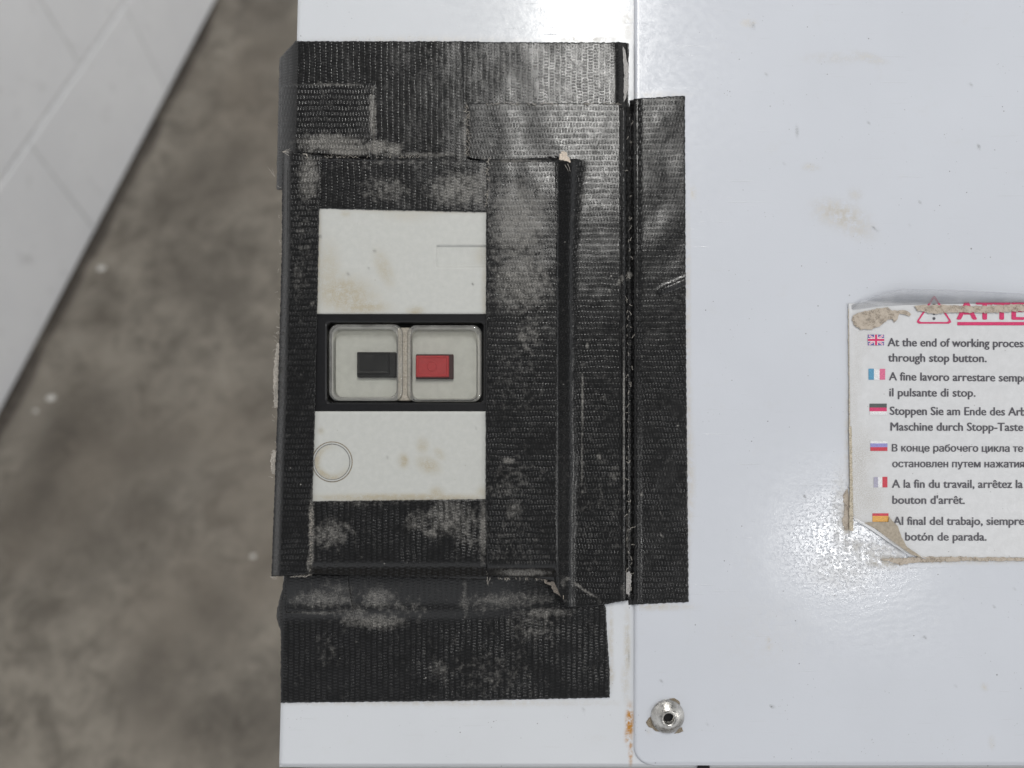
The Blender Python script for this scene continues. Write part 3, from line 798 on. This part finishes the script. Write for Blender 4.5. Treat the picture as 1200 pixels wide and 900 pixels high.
tapeE = strip('tape_strip', 'broad black tape strip down the right side of the switch, running over to the seam',
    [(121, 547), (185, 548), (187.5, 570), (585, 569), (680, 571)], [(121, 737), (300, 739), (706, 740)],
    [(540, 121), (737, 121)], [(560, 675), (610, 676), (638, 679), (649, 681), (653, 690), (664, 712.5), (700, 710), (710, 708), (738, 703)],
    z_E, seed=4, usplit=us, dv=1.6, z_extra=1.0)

def z_dev(x, y):
    e = interp([(178, 331), (300, 330), (480, 325), (675, 318)])(y)
    return HD + 1.2 - 16 * (1 - sstep(0, 11, x - e)) ** 1.4
def z_devtop(x, y): return HD + .7 - 2.5 * (1 - sstep(184, 190, y))
def z_devbot(x, y): return HD + .7 - 14 * sstep(656, 680, y) ** 1.4
tapeB = strip('tape_strip', 'black tape strip across the switch just above the upper white plate',
    [(185, 372), (247, 371)], [(185, 571.5), (250, 571.5)], [(370, 185.5), (470, 188), (575, 189.5)], [(370, 244), (575, 248.5)], z_devtop, swap=True, seed=5)
tapeD = strip('tape_strip', 'dusty black tape strip across the switch just below the lower white plate',
    [(586, 364), (680, 359)], [(586, 570), (680, 572)], [(360, 587.5), (575, 585)], [(360, 673), (450, 676), (575, 680)], z_devbot, swap=True, seed=6)
tapeC = strip('tape_strip', 'narrow upright black tape strip along the left edge of the switch',
    [(178, 331), (300, 330), (480, 325), (675, 318)], [(178, 376), (245, 374), (480, 369), (585, 366), (675, 362)],
    [(328, 177), (340, 176.5), (355, 181), (378, 182)], [(315, 676), (335, 675), (358, 673), (365, 669)], z_dev, seed=7, du=1.6, z_extra=1.2)

def z_G(x, y):
    lift = 15 * (1 - sstep(672, 726, y)) * (1 - sstep(560, 660, x))
    bulge = 2.0 * np.exp(-((y - 716) / 7) ** 2) * (1 - sstep(500, 640, x))
    return 1.2 + lift + bulge + wrap(x, y, 16, 22)
tapeG = strip('tape_strip', 'wide black tape strip under the switch, lowest of all, ending left of the seam',
    [(664, 334), (690, 331), (712, 325), (722, 323.5), (740, 329), (823, 329)], [(664, 655), (680, 690), (712, 710), (745, 711.5), (785, 714.5), (818, 714.5)],
    [(325, 668), (640, 668), (660, 684), (715, 690)], [(325, 823.5), (520, 821.5), (716, 817.5)], z_G, swap=True, seed=8)
tapeH = strip('tape_strip', 'small dusty black tape patch under the lower left corner of the switch',
    [(672, 334), (718, 335)], [(672, 407), (690, 409), (720, 414)], [(330, 672), (415, 674)], [(330, 718), (415, 717.5)], z_G, swap=True, seed=9, z_extra=1.6)
def z_F(x, y):
    r = .9 * 3.2 * np.exp(-(((y - (336 - .42 * (x - 785))) / 3.2) ** 2)) * sstep(766, 782, x)
    return ZC + .7 - 5.0 * (1 - sstep(737.5, 744.5, x)) + 1.2 * np.exp(-((x - 747) / 3) ** 2) + r
tapeF = strip('tape_strip', 'upright black tape strip on the cover panel, right of the seam',
    [(110, 740.5), (121, 735.5), (706, 736.5)], [(110, 802.5), (400, 804), (706, 807)], [(738, 118), (745, 115.5), (803, 112)], [(738, 709), (760, 707.5), (808, 705.5)], z_F, seed=10, du=1.5)

# frayed threads and torn scraps at the tape ends
def fuzz(parent, lines, r=.28, mat=M_FIBRE):
    o = tubes('frayed_threads', lines, r, mat, parent); o['kind'] = 'stuff'
CE = interp([(178, 330), (300, 329), (480, 324), (675, 317)])
for a_, b_, sd in ((402, 478, 31), (528, 556, 32)):
    ed = [(float(CE(y)) + 2.5, y) for y in np.linspace(a_, b_, 12)] + [(float(CE(y)) - 2.2 - 2.6 * math.sin((y - a_) / (b_ - a_) * math.pi), y) for y in np.linspace(b_, a_, 12)]
    poly('frayed_edge', ed, 30, .6, M_FIBRE, tapeC, 1.0, 1.2, sd)
L = [hair(float(CE(y)) + random.uniform(-3, 1.5), y, random.uniform(30, 40), random.uniform(-1, .4), random.uniform(-1, 1), random.uniform(2, 5)) for y in
     list(np.random.default_rng(3).uniform(400, 480, 60)) + list(np.random.default_rng(4).uniform(225, 560, 40)) + list(np.random.default_rng(5).uniform(530, 560, 14))]
L += [hair(331, 178, 50, 1, -.4 + .3 * i, 10, wig=.8) for i in range(4)] + [hair(355 + i, 180, 52, .6, .9, 7) for i in range(5)]
L += [hair(317, 676, 50, 1, .2 * i, 8) for i in range(3)] + [hair(340 + 3 * i, 676, 50, 1, -.3, 8) for i in range(7)]
fuzz(tapeC, L)
fuzz(tapeA, [hair(321, 206, -6, -.7, -1, 12, wig=.5), hair(322, 207, -6, -.4, -1, 9), hair(325, 218, -6, 1, .6, 6)] + [hair(370 + random.uniform(0, 120), 185, 3, random.uniform(-1, 1), -.4, 4) for i in range(30)])
fuzz(tapeE, [hair(571, 676, 40, .1, 1, 9), hair(574, 678, 40, -.4, 1, 7), hair(570, 668, 42, -.3, -1, 12), hair(569, 664, 44, .2, 1, 10)] +
     [hair(572 + random.uniform(0, 70), 677, 38, random.uniform(-.5, .8), 1, random.uniform(1.5, 4)) for i in range(26)] + [hair(662, 193, 34, .5, 1, 8), hair(665, 192, 30, .4, 1, 10)] +
     [hair(548 + random.uniform(-1, 1), random.uniform(124, 184), 4, random.uniform(-1, 1), random.uniform(-1, 1), 3.5) for i in range(40)] +
     [hair(random.uniform(560, 735), 121.5, 4.5, 1, random.uniform(-.6, .6), 4) for i in range(40)], .3)
poly('torn_scrap', [(655, 188), (656, 181), (660, 177.5), (664, 179), (666, 184), (669, 190), (664, 189), (660, 187)], HD + 3.2, .8, M_TORN, tapeE, 1.0, 1.5, 11)
poly('torn_scrap', [(637, 679), (643, 682), (650, 681), (655, 689), (660, 697), (661.5, 703), (655, 697), (649, 694), (646, 687), (639, 684)], 22, 1.0, M_TORN, tapeE, 1.0, 1.5, 12)
poly('torn_scrap', [(732, 672), (737, 669), (740, 673), (739, 690), (737, 698), (733, 695), (732, 684)], 4.2, .8, M_GREYPEEL, tapeE, 1.0, 1.5, 13)
fuzz(tapeF, [hair(737.5 + random.uniform(-3, 3), random.uniform(140, 690), 4.8, random.uniform(-.5, .5), random.uniform(-1, 1), random.uniform(2, 6)) for i in range(60)], .3)
fuzz(tapeB, [hair(571 + random.uniform(-1, 1), random.uniform(190, 246), HD + 3.4, random.uniform(-1, 1), random.uniform(-1, 1), 3.5) for i in range(18)] + [hair(570, 190, HD + 3, .8, -.6, 6), hair(572, 191, HD + 3, .2, -1, 7)], .28)
fuzz(tapeD, [hair(365.5 - .03 * (y - 590) + random.uniform(-.8, .8), y, HD + 3.2, random.uniform(-1, 1), random.uniform(-1, 1), 3) for y in np.random.default_rng(8).uniform(590, 668, 40)], .3)

# ------------------------------------------------------------------ the warning label
lab = thing('warning_label', 'laminated multilingual warning label with flags, torn and peeling at its corners', 'label', 1100, 500, ZC)
ZL = ZC + .4
def build_label():
    ys = np.arange(355, 655.6, 3.0); n = 115
    u = np.concatenate([np.linspace(0, .62, 75), np.linspace(.64, 1, 10)])
    V, UU = np.meshgrid(np.linspace(0, 1, 101), u, indexing='ij')
    PY = 355.5 + (655 - 355.5) * V
    XLb = interp([(355, 994), (420, 994.5), (520, 995.5), (606, 999), (640, 1048), (648, 1064), (656, 1086)])
    PX = XLb(PY) + (1330 - XLb(PY)) * UU
    w = np.array([mnoise.noise((a * .02, b * .02, 3.3)) for a, b in zip(PX.ravel(), PY.ravel())]).reshape(PX.shape)
    curl = np.clip(1 - (PX - XLb(PY)) / 16, 0, 1) ** 2 * .5 * (PY > 560) + np.clip(1 - (PX - XLb(PY)) / 10, 0, 1) ** 2 * .8
    Z = ZL + .5 + .18 * w + curl
    grid('printed_sheet', PX, PY, Z, .35, M_PAPER, lab, attrs={'dust': spots([(1005, 560, 14, 60, .75), (1012, 530, 18, 30, .5), (1018, 585, 20, 22, .7), (1000, 470, 6, 60, .45), (1005, 420, 6, 60, .35), (1040, 600, 30, 30, .3), (1010, 400, 14, 20, .3), (1100, 655, 110, 3, .8), (1000, 600, 7, 20, .9)])})
    zt = ZL + .95
    poly('edge_residue', [(994.8, 500), (998, 500), (999, 560), (1000, 612), (1000, 622), (995, 622), (996, 560)], ZC + 2.3, .3, M_EDGE, lab, .6, 2, 21)
    poly('edge_residue', [(988, 580), (994, 570), (996, 600), (999, 620), (990, 622), (987, 610), (990, 598)], ZC + .5, .3, M_GLUE, lab, 1.0, 2, 22)
    poly('edge_residue', [(1030, 655.5), (1080, 652.5), (1330, 655), (1330, 657), (1130, 657.3), (1065, 660), (1055, 662), (1042, 658)], ZC + 1.5, .5, M_GLUE, lab, 1.1, 2.5, 23)
    poly('edge_residue', [(994, 362), (994.6, 362), (996, 500), (997, 560), (995.6, 560), (994.8, 480)], ZC + 1.9, .3, M_EDGE, lab, .5, 2, 24)
    # brown triangle of bare backing in the torn corner, and the folded film edge under it
    poly('bare_backing', [(1012, 612.5), (1022, 612.3), (1041, 612), (1041.7, 605), (1045, 609), (1052, 617), (1057, 630), (1063, 641), (1072, 647), (1082, 654), (1068, 650), (1046, 636), (1028, 621)], ZC + 2.9, .3, M_GLUEB, lab, .4, 3, 25)
    poly('folded_film', [(1000, 605), (1004, 607.5), (1024, 618.5), (1048, 635.5), (1070, 651), (1066, 652), (1045, 637.5), (1021, 621), (1001, 609)], ZC + 3.2, .4, M_FILM, lab, 0, 3, 26)
    # film lifting along the top
    f = np.array([(993, 360), (1010, 352), (1034, 344), (1060, 338.5), (1110, 339.5), (1200, 344), (1330, 350), (1330, 357), (1200, 354.5), (1110, 355), (1060, 356.5), (1030, 358.5), (1000, 363)])
    ztop = np.array([4.6, 7, 9, 11, 11, 11, 11, 6.2, 6.2, 6.2, 6.2, 6, 5.6])
    top = U(f[:, 0], f[:, 1], ztop); bot = top - np.array([0, 0, .3 * S]); n = len(f)
    o = link('lifted_film', np.concatenate([top, bot]), [tuple(range(n)), tuple(range(n, 2 * n))] + [(i, (i + 1) % n, (i + 1) % n + n, i + n) for i in range(n)], M_FILM, lab, False); bm_fix(o)
    poly('glue_patch', [(1000, 369), (1010, 365.5), (1028, 361.5), (1040, 360), (1046, 364), (1062, 363.5), (1068, 368), (1066, 371), (1054, 367), (1052, 374), (1048, 378), (1046, 374), (1040, 375), (1032, 382), (1020, 386), (1008, 386), (1001, 381), (998, 375)], ZC + 2.2, .25, M_GLUE, lab, .7, 2, 28)
    poly('glue_strip', [(1072, 358), (1100, 357), (1140, 359), (1200, 356), (1330, 357), (1330, 366), (1200, 364.5), (1160, 366.5), (1120, 366), (1095, 367.5), (1075, 364)], ZC + 2.6, .25, M_GLUE, lab, .9, 2, 29)

    # --- printing
    def flat(name, pts, mat, dz=0.0, parent=lab):
        p = np.array(pts, float)
        return loft(name, [(p, zt + dz - .15), (p, zt + dz)], mat, parent, zt, True, True)
    def rect(x0, y0, x1, y1): return [(x0, y0), (x0, y1), (x1, y1), (x1, y0)]
    def flag(label, bands):
        # first band is the flag's own mesh, the other colours are its sub-parts
        f0 = flat('flag', bands[0][0], bands[0][1]); f0['label'] = label
        for p, m, dz in bands[1:]: flat('flag_band', p, m, dz, f0)
    x0, y0, x1, y1 = 1017, 392.2, 1036, 404.6
    cx, cy = (x0 + x1) / 2, (y0 + y1) / 2
    def diag(w):
        out = []
        for sx in (1, -1):
            a = np.array([x0, y0 if sx > 0 else y1]); b = np.array([x1, y1 if sx > 0 else y0]); d = (b - a) / np.hypot(*(b - a)); q = np.array([-d[1], d[0]]) * w / 2
            out.append([tuple(a + d * 1.5 + q), tuple(a + d * 1.5 - q), tuple(b - d * 1.5 - q), tuple(b - d * 1.5 + q)])
        return out
    flag('British flag in violet and pink ink', [(rect(x0, y0, x1, y1), M_FNAVY)] + [(p, M_FWHITE, .12) for p in diag(2.2)[:1]] + [(p, M_FWHITE, .14) for p in diag(2.2)[1:]] + [(p, M_FPINK, .24 + .02 * i) for i, p in enumerate(diag(.8))] +
         [(rect(x0, cy - 2.2, x1, cy + 2.2), M_FWHITE, .36), (rect(cx - 2.2, y0, cx + 2.2, y1), M_FWHITE, .38), (rect(x0, cy - 1.3, x1, cy + 1.3), M_PINK, .46), (rect(cx - 1.3, y0, cx + 1.3, y1), M_PINK, .48)])
    flag('faded Italian flag, blue green, white and pink', [(rect(1024.2, 432.3, 1030.8, 445), M_FWHITE), (rect(1017.8, 432, 1024.2, 445), M_FBLUE, .0), (rect(1030.8, 432.2, 1037.3, 445), M_FPINK, .0)])
    flag('German flag, black above pink red', [(rect(1019, 473, 1039.2, 477.6), M_FBLACK), (rect(1019, 477.6, 1039.2, 482), M_PINK, .0), (rect(1019, 482, 1039.2, 486), M_FWHITE, .0)])
    flag('Russian flag, white, blue and red', [(rect(1020, 516.6, 1040, 519.6), M_FWHITE), (rect(1020, 519.6, 1040, 524), M_FVIOLET, .0), (rect(1020, 524, 1040, 528.4), M_FRED, .0)])
    flag('faded French flag, grey, white and red', [(rect(1029, 559, 1034, 571.2), M_FWHITE), (rect(1024, 559, 1029, 571.2), M_FGREY, .0), (rect(1034, 558.8, 1040, 571.2), M_FRED, .0)])
    flag('Spanish flag, red over yellow', [(rect(1022.4, 601.6, 1041.3, 604.6), M_FRED), (rect(1022.4, 604.6, 1041.3, 611.6), M_FGOLD, .0)])

    def text(s, x0, x1, yb, slope, xh, mat, bold, name='text_line', nvis=None):
        """x0..x1 measured over the first nvis letters"""
        def mesh(body):
            c = bpy.data.curves.new('t', 'FONT'); c.body = body; c.size = 1.0; c.resolution_u = 3
            o = bpy.data.objects.new('t', c); COL.objects.link(o)
            dg = bpy.context.evaluated_depsgraph_get(); dg.update()
            me = bpy.data.meshes.new_from_object(o.evaluated_get(dg))
            vs = np.array([v.co[:2] for v in me.vertices]); fs = [tuple(p.vertices) for p in me.polygons]
            bpy.data.objects.remove(o); bpy.data.curves.remove(c); bpy.data.meshes.remove(me)
            return vs, fs
        s2 = s.replace('н', 'п')                          # this letter fills wrongly: same width, own cross bar
        vs, fs = mesh(s2)
        for i, ch in enumerate(s):
            if ch != 'н': continue
            R = mesh(s2[:i + 1])[0][:, 0].max(); L = R - .433
            fs = [f for f in fs if not (vs[list(f), 0].min() > L - .01 and vs[list(f), 0].max() < R + .01)]
            for a, b, c, d in ((L, 0, L + .088, .542), (R - .088, 0, R, .542), (L + .09, .236, R - .09, .318)):
                k = len(vs); vs = np.concatenate([vs, [[a, b], [c, b], [c, d], [a, d]]]); fs.append((k, k + 1, k + 2, k + 3))
        wv = vs if nvis is None else mesh(s[:nvis])[0]
        lo = wv[:, 0].min(); k = (x1 - x0) / (wv[:, 0].max() - lo)
        ky = xh / (.542 if any(ord(q) > 1000 for q in s) else .458)                                     # x-height of the face is about .52
        px = x0 + (vs[:, 0] - lo) * k
        py = yb + (px - x0) * slope - vs[:, 1] * ky
        n = len(vs); V = []; Fs = []
        for q, (ox, oz) in enumerate(((0, 0), (-bold, -.03), (bold, -.06), (0, -.09))):   # heavier strokes
            V.append(U(px + ox, py + (bold * .5 if q == 3 else 0), zt + oz)); Fs += [tuple(i + q * n for i in f) for f in fs]
        return link(name, np.concatenate(V), Fs, mat, lab, False)
    B = .36
    text('At the end of working process', 1040.5, 1199, 405.6, .008, 6.35, M_INK, B, nvis=28)
    text('through stop button.', 1041, 1156, 423.6, .006, 6.35, M_INK, B)
    text('A fine lavoro arrestare sempre', 1042, 1198.5, 445.6, .010, 6.35, M_INK, B, nvis=28)
    text('il pulsante di stop.', 1042.5, 1143, 464.4, .004, 6.35, M_INK, B)
    text('Stoppen Sie am Ende des Arbeits', 1043, 1196, 486.0, .006, 6.35, M_INK, B, nvis=26)
    text('Maschine durch Stopp-Taste', 1043.8, 1199, 504.5, .003, 6.35, M_INK, B)
    text('В конце рабочего цикла те', 1045.5, 1199, 528.9, .004, 6.35, M_INK, B)
    text('остановлен путем нажатия', 1046, 1200.5, 547.4, .002, 6.35, M_INK, B)
    text('A la fin du travail, arrêtez la', 1045.5, 1198.5, 571.5, .002, 6.35, M_INK, B)
    text("bouton d'arrêt.", 1046, 1130.5, 590.3, .002, 6.35, M_INK, B)
    text('Al final del trabajo, siempre', 1047, 1200, 615.0, .001, 6.35, M_INK, B)
    text('botón de parada.', 1061, 1156, 633.4, .001, 6.35, M_INK, B)
    text('ATTE', 1122, 1199.5, 374, .003, 13.7, M_PINK, 1.1, 'heading_text')
    flat('underline', rect(1122, 377.4, 1330, 381.2), M_PINK)
    # warning triangle: rounded outline with its apex under the residue, dot of the exclamation mark
    def tri(h): return np.array([(1076.5 - h + 1.5, 378.6 + h * .6), (1075.4 - h, 377 + h * .4), (1076.4 - h * .9, 374.8), (1093.6 - h * .5, 349 - h), (1094.8, 348 - h * 1.2), (1096 + h * .5, 349 - h), (1112.8 + h * .9, 374.8), (1113.8 + h, 377 + h * .4), (1112.5 + h - 1.5, 378.6 + h * .6)])
    loft('warning_triangle', [(tri(1.1), zt - .15), (tri(1.1), zt), (tri(-1.6) + np.array([0, -.3]), zt), (tri(-1.6) + np.array([0, -.3]), zt - .15)], M_PINK, lab, zt, False, False)
    flat('exclamation_dot', [(1094.6 + 1.7 * math.cos(-a), 373.2 + 1.7 * math.sin(-a)) for a in np.linspace(0, 2 * math.pi, 14, endpoint=False)], M_INK)
    flat('exclamation_bar', [(1093.6, 369), (1095.6, 369), (1096.2, 356), (1093.0, 356)], M_INK)
build_label()
